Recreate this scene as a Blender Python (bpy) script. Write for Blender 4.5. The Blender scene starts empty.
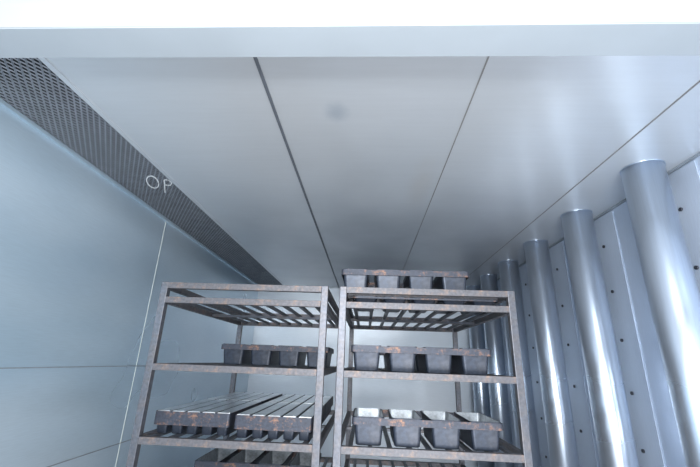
import bpy, bmesh, math, random
from mathutils import Vector, Matrix
random.seed(4)
S=bpy.context.scene
C=S.collection
S.view_settings.view_transform='Standard'
CH=1.42          # camera height
CEIL=CH+1.0
XW=1.575; YB=5.35; YF=0.81

# ---------------------------------------------------------------- materials
def mat_new(n):
    m=bpy.data.materials.new(n); m.use_nodes=True
    return m,m.node_tree,m.node_tree.nodes['Principled BSDF']
def N(nt,t,**k):
    n=nt.nodes.new(t)
    for a,b in k.items(): setattr(n,a,b)
    return n
def ramp(nt,fac,stops):
    r=N(nt,'ShaderNodeValToRGB')
    e=r.color_ramp.elements
    e[0].position=stops[0][0]; e[0].color=(*stops[0][1],1)
    e[1].position=stops[-1][0]; e[1].color=(*stops[-1][1],1)
    for p,c in stops[1:-1]:
        x=e.new(p); x.color=(*c,1)
    nt.links.new(fac,r.inputs['Fac']); return r
def noise(nt,scale,detail=4,stretch=(1,1,1),rough=.55):
    tc=N(nt,'ShaderNodeTexCoord'); mp=N(nt,'ShaderNodeMapping')
    mp.inputs['Scale'].default_value=stretch
    nz=N(nt,'ShaderNodeTexNoise'); nz.inputs['Scale'].default_value=scale
    nz.inputs['Detail'].default_value=detail; nz.inputs['Roughness'].default_value=rough
    nt.links.new(tc.outputs['Object'],mp.inputs['Vector']); nt.links.new(mp.outputs['Vector'],nz.inputs['Vector'])
    return nz.outputs['Fac']
def steel(name,c1,c2,metal,r1,r2,stretch,stain=None,brush=(60,2,60),soots=(),bamt=(.96,1.03)):
    m,nt,b=mat_new(name)
    big=noise(nt,1.0,2,stretch)
    cr=ramp(nt,big,[(.3,c1),(.7,c2)])
    col=cr.outputs['Color']
    fine=noise(nt,4,2,brush)
    fr=ramp(nt,fine,[(.3,(bamt[0],)*3),(.7,(bamt[1],)*3)])
    mx=N(nt,'ShaderNodeMix',data_type='RGBA',blend_type='MULTIPLY'); mx.inputs[0].default_value=1
    nt.links.new(col,mx.inputs[6]); nt.links.new(fr.outputs['Color'],mx.inputs[7]); col=mx.outputs[2]
    if stain:
        sp=noise(nt,stain[2],2,stain[3],.5)
        sr=ramp(nt,sp,[(.45,(0,0,0)),(.85,(1,1,1))])
        ml=N(nt,'ShaderNodeMath',operation='MULTIPLY'); ml.inputs[1].default_value=stain[1]
        nt.links.new(sr.outputs['Color'],ml.inputs[0])
        m2=N(nt,'ShaderNodeMix',data_type='RGBA')
        nt.links.new(ml.outputs[0],m2.inputs[0]); nt.links.new(col,m2.inputs[6]); m2.inputs[7].default_value=(*stain[0],1)
        col=m2.outputs[2]
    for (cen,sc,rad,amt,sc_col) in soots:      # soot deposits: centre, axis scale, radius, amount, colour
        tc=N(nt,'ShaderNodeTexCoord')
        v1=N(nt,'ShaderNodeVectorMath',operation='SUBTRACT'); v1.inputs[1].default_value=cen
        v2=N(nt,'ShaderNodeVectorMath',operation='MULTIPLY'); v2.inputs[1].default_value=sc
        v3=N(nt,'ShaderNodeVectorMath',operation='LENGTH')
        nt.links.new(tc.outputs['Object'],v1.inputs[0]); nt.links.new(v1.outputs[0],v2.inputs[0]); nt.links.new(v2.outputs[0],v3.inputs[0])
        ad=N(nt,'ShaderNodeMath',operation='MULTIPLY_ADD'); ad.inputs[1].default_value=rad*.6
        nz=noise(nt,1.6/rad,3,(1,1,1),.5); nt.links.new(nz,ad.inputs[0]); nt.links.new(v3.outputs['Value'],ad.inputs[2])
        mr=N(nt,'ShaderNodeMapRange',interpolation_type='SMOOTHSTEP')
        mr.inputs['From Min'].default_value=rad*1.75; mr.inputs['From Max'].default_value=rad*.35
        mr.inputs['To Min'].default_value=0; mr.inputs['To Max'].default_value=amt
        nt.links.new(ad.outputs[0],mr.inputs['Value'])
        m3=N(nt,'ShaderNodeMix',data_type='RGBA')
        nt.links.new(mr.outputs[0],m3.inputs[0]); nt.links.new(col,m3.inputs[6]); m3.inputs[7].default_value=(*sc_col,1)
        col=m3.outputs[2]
    nt.links.new(col,b.inputs['Base Color'])
    b.inputs['Metallic'].default_value=metal
    rr=N(nt,'ShaderNodeMapRange'); rr.inputs['To Min'].default_value=r1; rr.inputs['To Max'].default_value=r2
    nt.links.new(noise(nt,1.2,2),rr.inputs['Value']); nt.links.new(rr.outputs[0],b.inputs['Roughness'])
    return m
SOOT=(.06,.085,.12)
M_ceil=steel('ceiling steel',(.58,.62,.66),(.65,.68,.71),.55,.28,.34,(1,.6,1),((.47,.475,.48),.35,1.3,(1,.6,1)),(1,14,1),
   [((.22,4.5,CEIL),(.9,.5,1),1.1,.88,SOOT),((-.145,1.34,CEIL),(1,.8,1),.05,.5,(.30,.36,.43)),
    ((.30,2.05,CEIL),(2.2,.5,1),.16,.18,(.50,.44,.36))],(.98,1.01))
M_wall=steel('wall steel',(.42,.55,.65),(.60,.70,.78),.55,.24,.34,(1,.5,1.4),((.30,.43,.55),.65,1.4,(1,.5,1)),(3,3,60))
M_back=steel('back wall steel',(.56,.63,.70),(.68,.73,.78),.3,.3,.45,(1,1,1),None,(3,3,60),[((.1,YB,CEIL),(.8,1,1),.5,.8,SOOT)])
M_wallr=steel('right wall steel',(.46,.54,.66),(.60,.67,.77),.5,.28,.4,(1,.5,1),None,(3,60,3))
M_pipe=steel('pipe steel',(.58,.67,.79),(.70,.77,.87),.88,.24,.32,(1,1,.3),None,(60,60,1))
M_floor=steel('floor steel',(.50,.50,.51),(.60,.60,.61),.3,.4,.6,(1,1,1),None)
def simple(name,col,metal=0,rough=.5,var=.15,sc=12):
    m,nt,b=mat_new(name)
    r=ramp(nt,noise(nt,sc,5),[(.3,tuple(c*(1-var) for c in col)),(.7,tuple(min(1,c*(1+var)) for c in col))])
    nt.links.new(r.outputs['Color'],b.inputs['Base Color'])
    b.inputs['Metallic'].default_value=metal; b.inputs['Roughness'].default_value=rough
    return m
M_white=simple('white painted front',(.275,.30,.315),0,.5,.02,3)
M_lint=simple('lintel grey',(.33,.37,.405),.3,.5,.04,3)
M_seam=simple('dark seam',(.10,.11,.13),.3,.5)
M_seamb=simple('thin seam',(.20,.20,.20),.3,.5)
M_seam2=simple('light seam',(.30,.34,.38),.5,.4)
M_weld=simple('seam sealant',(.60,.62,.56),.1,.5)
M_cav=simple('plenum dark',(.05,.06,.07),.2,.6)
M_mesh=simple('expanded metal',(.25,.28,.32),.6,.45)
M_bolt=simple('bolt',(.05,.055,.07),.6,.4)
M_chalk=simple('chalk',(.64,.67,.69),0,.8)
M_rubber=simple('rubber',(.03,.03,.03),0,.6)
M_lid=simple('pan lid metal',(.75,.78,.80),.9,.28,.25,7)
def rusty(name,base,rust,lo,hi,metal,rough,sc=9):
    m,nt,b=mat_new(name)
    f=noise(nt,sc,8,(1,1,1),.78)
    r=ramp(nt,f,[(lo,base),(hi,rust)])
    g=noise(nt,sc*5,5)
    gr=ramp(nt,g,[(.3,(.7,.7,.7)),(.7,(1.25,1.25,1.25))])
    mx=N(nt,'ShaderNodeMix',data_type='RGBA',blend_type='MULTIPLY'); mx.inputs[0].default_value=1
    nt.links.new(r.outputs['Color'],mx.inputs[6]); nt.links.new(gr.outputs['Color'],mx.inputs[7])
    nt.links.new(mx.outputs[2],b.inputs['Base Color'])
    b.inputs['Metallic'].default_value=metal; b.inputs['Roughness'].default_value=rough
    bp=N(nt,'ShaderNodeBump'); bp.inputs['Strength'].default_value=.25; bp.inputs['Distance'].default_value=.002
    nt.links.new(f,bp.inputs['Height']); nt.links.new(bp.outputs[0],b.inputs['Normal'])
    return m
M_post=rusty('rack post steel',(.085,.092,.11),(.115,.10,.095),.45,.72,.5,.42,14)
M_bar=rusty('rack bar rusty',(.085,.085,.095),(.22,.145,.105),.52,.70,.35,.5,16)
M_slat=rusty('rack slat steel',(.06,.07,.09),(.08,.07,.065),.45,.7,.5,.45)
M_tin=rusty('bread tin dark',(.020,.028,.045),(.05,.053,.064),.45,.75,.4,.40)
M_tinin=rusty('bread tin inner',(.36,.40,.44),(.10,.11,.12),.45,.72,.3,.4)
M_band=rusty('tin strap rusty',(.030,.036,.052),(.22,.115,.07),.52,.67,.35,.5,20)

# ---------------------------------------------------------------- mesh helpers
def mesh_obj(name,verts,faces,mats,smooth=False,midx=None):
    me=bpy.data.meshes.new(name); me.from_pydata(verts,[],faces)
    for m in (mats if isinstance(mats,list) else [mats]): me.materials.append(m)
    if midx:
        for p,i in zip(me.polygons,midx): p.material_index=i
    if smooth:
        for p in me.polygons: p.use_smooth=True
    me.update()
    o=bpy.data.objects.new(name,me); C.objects.link(o); return o
def bm_box(bm,lo,hi):
    x0,y0,z0=lo;x1,y1,z1=hi
    v=[bm.verts.new(p) for p in [(x0,y0,z0),(x1,y0,z0),(x1,y1,z0),(x0,y1,z0),(x0,y0,z1),(x1,y0,z1),(x1,y1,z1),(x0,y1,z1)]]
    for f in [(3,2,1,0),(4,5,6,7),(0,1,5,4),(1,2,6,5),(2,3,7,6),(3,0,4,7)]:
        bm.faces.new([v[i] for i in f])
def boxes(name,lst,mat,bevel=0):
    bm=bmesh.new()
    mats=mat if isinstance(mat,list) else [mat]
    for b in lst:
        n0=len(bm.faces); bm_box(bm,b[0],b[1]); bm.faces.ensure_lookup_table()
        if len(b)>2:
            for i in range(n0,len(bm.faces)): bm.faces[i].material_index=b[2]
    if bevel: bmesh.ops.bevel(bm,geom=list(bm.edges),offset=bevel,segments=2,affect='EDGES',profile=.6)
    me=bpy.data.meshes.new(name); bm.to_mesh(me); bm.free()
    for m in mats: me.materials.append(m)
    o=bpy.data.objects.new(name,me); C.objects.link(o); return o
def cyl(name,r,p0,p1,mat,seg=48,r2=None):
    bm=bmesh.new()
    d=Vector(p1)-Vector(p0); L=d.length
    bmesh.ops.create_cone(bm,cap_ends=True,segments=seg,radius1=r,radius2=r if r2 is None else r2,depth=L)
    q=d.to_track_quat('Z','Y').to_matrix().to_4x4()
    bmesh.ops.transform(bm,matrix=Matrix.Translation((Vector(p0)+Vector(p1))/2)@q,verts=bm.verts)
    me=bpy.data.meshes.new(name); bm.to_mesh(me); bm.free(); me.materials.append(mat)
    for p in me.polygons: p.use_smooth=len(p.vertices)==4
    o=bpy.data.objects.new(name,me); C.objects.link(o); return o
def struct(o): o['kind']='structure'; return o
def thing(o,label,cat,group=None):
    o['label']=label;o['category']=cat
    if group:o['group']=group
    return o
def empty(name,loc):
    e=bpy.data.objects.new(name,None); e.location=loc; e.empty_display_size=.1; C.objects.link(e); return e
def parent(c,p): c.parent=p; return c

# ---------------------------------------------------------------- room shell
T=.08
struct(boxes('floor',[((-3.2,-3,-.08),(3.2,YB+T,0))],M_floor))
sx=-1.19
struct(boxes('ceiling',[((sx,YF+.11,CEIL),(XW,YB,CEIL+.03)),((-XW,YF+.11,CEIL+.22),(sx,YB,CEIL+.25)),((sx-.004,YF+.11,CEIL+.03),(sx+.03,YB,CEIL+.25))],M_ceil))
struct(boxes('wall_left',[((-XW-T,YF,0),(-XW,YB+T,CEIL+.25))],M_wall))
struct(boxes('wall_right',[((XW,YF,0),(XW+T,YB+T,CEIL+.25))],M_wallr))
struct(boxes('wall_back',[((-XW,YB,0),(XW,YB+T,CEIL+.25))],M_back))
LB=CH+.9
struct(boxes('wall_front',[((-3.2,YF,LB),(3.2,YF+.11,CEIL+.9)),((-3.2,YF,0),(-XW-T,YF+.11,LB)),((XW+T,YF,0),(3.2,YF+.11,LB))],M_white))
struct(boxes('trim_1',[((-XW,YF+.002,LB-.004),(XW,YF+.114,LB)),],M_lint))
# ceiling seams
struct(boxes('trim_2',[((-.415,YF+.11,CEIL-.006),(-.403,YB,CEIL))],M_seam))
struct(boxes('trim_3',[((.3945,YF+.11,CEIL-.003),(.3995,YB,CEIL))],M_seamb))
struct(boxes('trim_4',[((1.180,YF+.11,CEIL-.003),(1.185,YB,CEIL))],M_seamb))
struct(boxes('trim_5',[((sx-.012,YF+.11,CEIL-.005),(sx+.012,YB,CEIL))],M_ceil))
struct(boxes('trim_6',[((-XW,YF+.11,CEIL-.02),(-XW+.02,YB,CEIL-.004))],M_wall))
struct(boxes('trim_7',[((XW-.012,YF+.11,CEIL-.012),(XW,YB,CEIL))],M_seam2))
struct(boxes('trim_8',[((-XW,YB-.012,CEIL-.012),(XW,YB,CEIL-.006))],M_seam2))
# wall panel joints
struct(boxes('trim_9',[((-XW,2.667,0),(-XW+.002,2.670,CEIL-.02))],M_weld))
struct(boxes('trim_10',[((-XW,YF,CH-.082),(-XW+.003,YB,CH-.077))],M_seam2))
struct(boxes('trim_11',[((-XW,YF,CH-.552),(-XW+.003,YB,CH-.547))],M_seam2))
# dark plenum liner inside the slot
struct(boxes('trim_12',[((-XW+.001,YF+.112,CEIL+.205),(sx-.006,YB-.001,CEIL+.215)),((-XW,YF+.112,CEIL+.01),(-XW+.004,YB-.001,CEIL+.205)),((sx-.012,YF+.112,CEIL+.01),(sx-.006,YB-.001,CEIL+.205))],M_cav))

# expanded metal grille
gv=[];gf=[]
x0,x1=-XW+.002,sx-.008
px,py=.026,.040; y0,y1=YF+.115,YB-.002
nx=int((x1-x0)/px); ny=int((y1-y0)/py); px=(x1-x0)/nx; py=(y1-y0)/ny
t=.72
def dia(cx,cy):
    i=len(gv)
    for s in (1,t):
        for dx,dy in ((-.5,0),(0,-.5),(.5,0),(0,.5)):
            gv.append((cx+dx*px*s,cy+dy*py*s,CEIL+(.0 if s==1 else .002)))
    for k in range(4):
        k2=(k+1)%4
        gf.append((i+k,i+k2,i+4+k2,i+4+k))
for j in range(ny):
    for i in range(nx):
        dia(x0+(i+.5)*px,y0+(j+.5)*py)
        if i<nx-1 and j<ny-1: dia(x0+(i+1)*px,y0+(j+1)*py)
grille=mesh_obj('ventilation_grille',gv,gf,M_mesh)
md=grille.modifiers.new('s','SOLIDIFY'); md.thickness=.002
thing(grille,'grey expanded metal ventilation grille strip along the ceiling edge','grille')
# chalk scribble on the grille: flat ribbon strokes (letters O P)
cv=[];cf=[]
def stroke(pts,w=.0028):
    P=[Vector((p[0],-p[1],0)) for p in pts]; b=len(cv)
    for i,p in enumerate(P):
        d=(P[min(i+1,len(P)-1)]-P[max(i-1,0)]).normalized(); n=Vector((-d.y,d.x,0))*w
        for q,z in ((p+n,0),(p-n,0),(p-n,.002),(p+n,.002)): cv.append((q.x,q.y,z))
    for i in range(len(P)-1):
        for k in range(4):
            k2=(k+1)%4; a=b+4*i
            cf.append((a+k,a+k2,a+4+k2,a+4+k))
def rot(p,a=-25,s=1.5):
    a=math.radians(a); return (s*(p[0]*math.cos(a)-p[1]*math.sin(a)),s*(p[0]*math.sin(a)+p[1]*math.cos(a)))
stroke([rot((-.030+.022*math.cos(a*.34),.06*math.sin(a*.34))) for a in range(20)])
stroke([rot(p) for p in [(.012,-.09),(.014,.0),(.014,.045),(.030,.052),(.042,.03),(.036,.0),(.016,-.005)]])
ck=mesh_obj('chalk_writing',cv,cf,M_chalk)
ck.location=(-1.285,2.04,CEIL-.0045)
parent(ck,grille); ck['label']='pale chalk letters OP'

# ---------------------------------------------------------------- air pipes
PX=1.41;PR=.092
def make_pipe(y,first=None):
    if first is None:
        e=empty('air_duct_pipe',(PX,y,0))
        p=cyl('pipe',PR,(0,0,.0),(0,0,CEIL-.006),M_pipe,64); parent(p,e)
        c=cyl('collar',PR+.004,(0,0,CEIL-.005),(0,0,CEIL-.001),M_pipe,64); parent(c,e)
        f=boxes('mounting_flange',[((XW-PX-.006,-.12,.02),(XW-PX-.001,.12,CEIL-.02))],M_wallr,.001); parent(f,e)
        for k in range(7):
            z=CEIL-.22-k*.30
            b=cyl('bolt',.010,(XW-PX-.007,.02,z),(XW-PX-.014,.02,z),M_bolt,12); parent(b,e)
        return e
    e=first.copy(); C.objects.link(e); e.location=(PX,y,0)
    for ch in list(first.children):
        c=ch.copy(); C.objects.link(c); c.parent=e
    return e
f0=make_pipe(1.79)
pipes=[f0]+[make_pipe(1.79+.645*k,f0) for k in range(1,6)]
for p in pipes: thing(p,'shiny stainless steel vertical air pipe along the wall','pipe','air pipes along the wall')

# ---------------------------------------------------------------- racks
RY0,RD=1.90,1.30; W=.875; TB=.035
ZS=[CH+.345,CH+.27,CH-.057,CH-.378,CH-.70,CH-1.02,.26]   # bar centres
def shelf(name,zc,slats=True,tilt=0):
    hh=.0155
    L=[((TB,0,-hh),(W-TB,.03,hh),0),((TB,RD-.03,-hh),(W-TB,RD,hh),0),
       ((0.003,TB,-hh),(.03,RD-TB,hh),0),((W-.03,TB,-hh),(W-.003,RD-TB,hh),0)]
    if slats:
        n=9
        for i in range(n):
            x=.03+(W-.06)*(i+.5)/n
            L.append(((x-.010,.028,hh-.014),(x+.010,RD-.028,hh),1))
        L.append(((.028,RD/2-.012,hh-.03),(W-.028,RD/2+.012,hh-.014),1))
    o=boxes(name,L,[M_bar,M_slat],.0015)
    o.location=(0,0,zc); return o
def make_rack(x,first=None,label=''):
    if first is None:
        e=empty('bakery_rack',(x,RY0,0))
        for (a,b) in ((0,0),(W-TB,0),(0,RD-TB),(W-TB,RD-TB)):
            p=boxes('post',[((a,b,.12),(a+TB,b+TB,ZS[0]+TB/2))],M_post,.003); parent(p,e)
            cx,cy=a+TB/2,b+TB/2
            w=cyl('caster',.045,(cx-.014,cy,.045),(cx+.014,cy,.045),M_rubber,24); parent(w,e)
            k=boxes('caster_fork',[((cx-.022,cy-.015,.04),(cx-.016,cy+.015,.11)),((cx+.016,cy-.015,.04),(cx+.022,cy+.015,.11)),((cx-.022,cy-.018,.105),(cx+.022,cy+.018,.12))],M_post); parent(k,w)
        for i,z in enumerate(ZS):
            s=shelf('top_frame' if i==0 else 'shelf',z,slats=(i>0)); parent(s,e)
    else:
        e=first.copy(); C.objects.link(e); e.location=(x,RY0,0)
        for ch in list(first.children):
            c=ch.copy(); C.objects.link(c); c.parent=e
            for g in list(ch.children):
                d=g.copy(); C.objects.link(d); d.parent=c
    thing(e,label,'rack','bakery racks')
    return e
XL,XR=-1.075,-.140
rk=make_rack(XL,None,'tall rusty steel bakery rack beside the plain steel wall')
rk2=make_rack(XR,rk,'tall rusty steel bakery rack with tins stacked on top')
# cross bars of the right rack top frame that carry the stacked tins
for y in (.16,.33):
    cb=boxes('cross_bar',[((.03,y,-.0155),(W-.03,y+.03,.0155))],M_bar,.0015)
    cb.location=(0,0,ZS[0]); parent(cb,rk2)

# ---------------------------------------------------------------- tins
def rr(w,l,r,z,n=5):
    pts=[]
    for cx,cy,a0 in ((w/2-r,l/2-r,0),(-w/2+r,l/2-r,90),(-w/2+r,-l/2+r,180),(w/2-r,-l/2+r,270)):
        for k in range(n):
            a=math.radians(a0+90*k/(n-1)); pts.append((cx+r*math.cos(a),cy+r*math.sin(a),z))
    return pts
def loft(name,loops,mats,cap0=True,cap1=True,midx=None,closed=False):
    v=[p for l in loops for p in l]; n=len(loops[0]); f=[];mi=[]
    m=len(loops)
    for j in range(m if closed else m-1):
        j2=(j+1)%m
        for i in range(n):
            i2=(i+1)%n
            f.append((j*n+i,j*n+i2,j2*n+i2,j2*n+i)); mi.append(midx[j] if midx else 0)
    if cap0: f.append(tuple(range(n-1,-1,-1))); mi.append(0)
    if cap1: f.append(tuple(range((m-1)*n,m*n))); mi.append(midx[-1] if midx else 0)
    o=mesh_obj(name,v,f,mats,False,mi); return o
TH=.122
def make_tins(first,loc,rot=0,label='',n=4,w=.145,pitch=.178,l=.34,h=TH,bh=.034):
    if first is None:
        e=empty('bread_tin_set',loc)
        tot=pitch*(n-1)+w
        for i in range(n):
            x=-tot/2+w/2+i*pitch
            o=loft('loaf_tin',[rr(w-.035,l-.04,.012,0),rr(w-.028,l-.033,.014,.003),rr(w-.006,l-.006,.016,h-.008),rr(w+.002,l+.002,.018,h-.006),rr(w+.002,l+.002,.018,h),rr(w-.008,l-.008,.014,h),rr(w-.034,l-.038,.012,.006)],
                   [M_tin,M_tinin],True,True,[0,0,0,0,0,1,1])
            o.location=(x,0,0); parent(o,e)
        tw=tot+.012; tl=l+.012
        b=loft('strap_band',[rr(tw,tl,.015,h-bh),rr(tw,tl,.015,h-.004),rr(tw-.006,tl-.006,.013,h-.004),rr(tw-.006,tl-.006,.013,h-bh)],M_band,False,False,None,True)
        parent(b,e)
    else:
        e=first.copy(); C.objects.link(e); e.location=loc
        for ch in list(first.children):
            c=ch.copy(); C.objects.link(c); c.parent=e
    e.rotation_euler=(0,0,math.radians(rot))
    thing(e,label,'baking tin','bread tin sets on the racks')
    return e
def top(i): return ZS[i]+.0156
HL=.173
t0=make_tins(None,(.203,2.01+HL,top(0)),-.6,'dark rusty strapped bread tins stacked on top of the rack')
g='dark strapped bread tins on a rack shelf'
make_tins(None,(.297,2.13,top(1)),0,'shallow dark bun tins just under the top frame',n=5,w=.125,pitch=.153,l=.34,h=.04,bh=.012)
make_tins(t0,(.268,1.95+HL,top(2)),.5,g)
make_tins(t0,(.275,2.55,top(2)),.5,g)
make_tins(t0,(.285,1.925+HL,top(3)),0,'dark strapped bread tins with pale interiors near the shelf edge')
make_tins(t0,(.29,1.95+HL,top(4)),0,g)
make_tins(t0,(-.575,2.45+HL,top(2)),0,'dark bread tins with a rusty reddish strap on the shelf')
make_tins(t0,(-.62,2.40+HL,top(4)),0,g)
make_tins(t0,(-.62,2.12,top(5)),0,g)
make_tins(t0,(.30,2.12,top(5)),0,g)

# long lidded pans
def make_pans(first,loc,rot=0,label='',n=5,tot=.375,l=.60,h=.10):
    if first is None:
        e=empty('lidded_pan_set',loc)
        pitch=tot/n; w=pitch-.016
        for i in range(n):
            x=-tot/2+pitch*(i+.5)
            o=loft('long_pan',[rr(w-.014,l-.04,.008,0),rr(w-.010,l-.03,.010,.003),rr(w,l-.008,.010,h-.014),rr(w+.008,l-.004,.010,h-.010),rr(w+.008,l-.004,.010,h),rr(w+.003,l-.010,.008,h),rr(w+.003,l-.010,.008,h-.005)],M_tin)
            o.location=(x,0,0); parent(o,e)
            d=boxes('pan_lid',[((x-w/2-.001,-l/2+.008,h-.006),(x+w/2+.001,l/2-.008,h+.003)),],M_lid,.002); parent(d,e)
            d['label']='pale worn metal lid'
        b=loft('strap_band',[rr(tot,l+.008,.012,h-.06),rr(tot,l+.008,.012,h+.001),rr(tot-.006,l+.002,.010,h+.001),rr(tot-.006,l+.002,.010,h-.06)],M_band,False,False,None,True)
        parent(b,e)
    else:
        e=first.copy(); C.objects.link(e); e.location=loc
        for ch in list(first.children):
            c=ch.copy(); C.objects.link(c); c.parent=e
    e.rotation_euler=(0,0,math.radians(rot))
    thing(e,label,'baking pan','long lidded pans on the rack')
    return e
lp='long pale-topped baking pans in a rusty strap frame'
p0=make_pans(None,(-.842,1.985+.304,top(3)),0,lp)
make_pans(p0,(-.436,1.96+.304,top(3)),0,lp)
make_pans(p0,(-.842,1.985+.915,top(3)),0,lp)
make_pans(p0,(-.436,1.96+.915,top(3)),0,lp)

# ---------------------------------------------------------------- camera
Y=Vector((.0403,-.3239,-.9453)).normalized(); Z=Vector((.0344,.9460,-.3224)); Z=(Z-Y*Z.dot(Y)).normalized(); X=Y.cross(Z)
R=Matrix((X,Y,Z))   # rows: world axes in camera coords -> maps camera vec to world
cam=bpy.data.cameras.new('camera'); co=bpy.data.objects.new('camera',cam); C.objects.link(co)
cam.sensor_width=36; cam.lens=375/700*36; cam.clip_start=.01
co.matrix_world=Matrix.Translation((0,0,CH))@R.to_4x4()
S.camera=co

# ---------------------------------------------------------------- light
w=bpy.data.worlds.new('world'); S.world=w; w.use_nodes=True
bg=w.node_tree.nodes['Background']; bg.inputs[0].default_value=(.90,.95,1,1); bg.inputs[1].default_value=1.9
def area(name,loc,tgt,size,power,col=(1,1,1),sy=None):
    l=bpy.data.lights.new(name,'AREA'); l.energy=power; l.color=col; l.size=size
    if sy: l.shape='RECTANGLE'; l.size_y=sy
    o=bpy.data.objects.new(name,l); C.objects.link(o); o.location=loc
    o.rotation_euler=(Vector(tgt)-Vector(loc)).to_track_quat('-Z','Y').to_euler(); return o
area('room_light',(0,-1.2,2.1),(0,4.5,1.8),1.2,70,(.97,.98,1),.8)
area('entry_light',(.4,-.3,.5),(.5,3.2,2.5),1.2,60,(.97,.98,1),.8)
area('lamp_flash',(-.1,-.35,1.75),(0,4.5,1.9),.35,30,(.95,.98,1),.25)
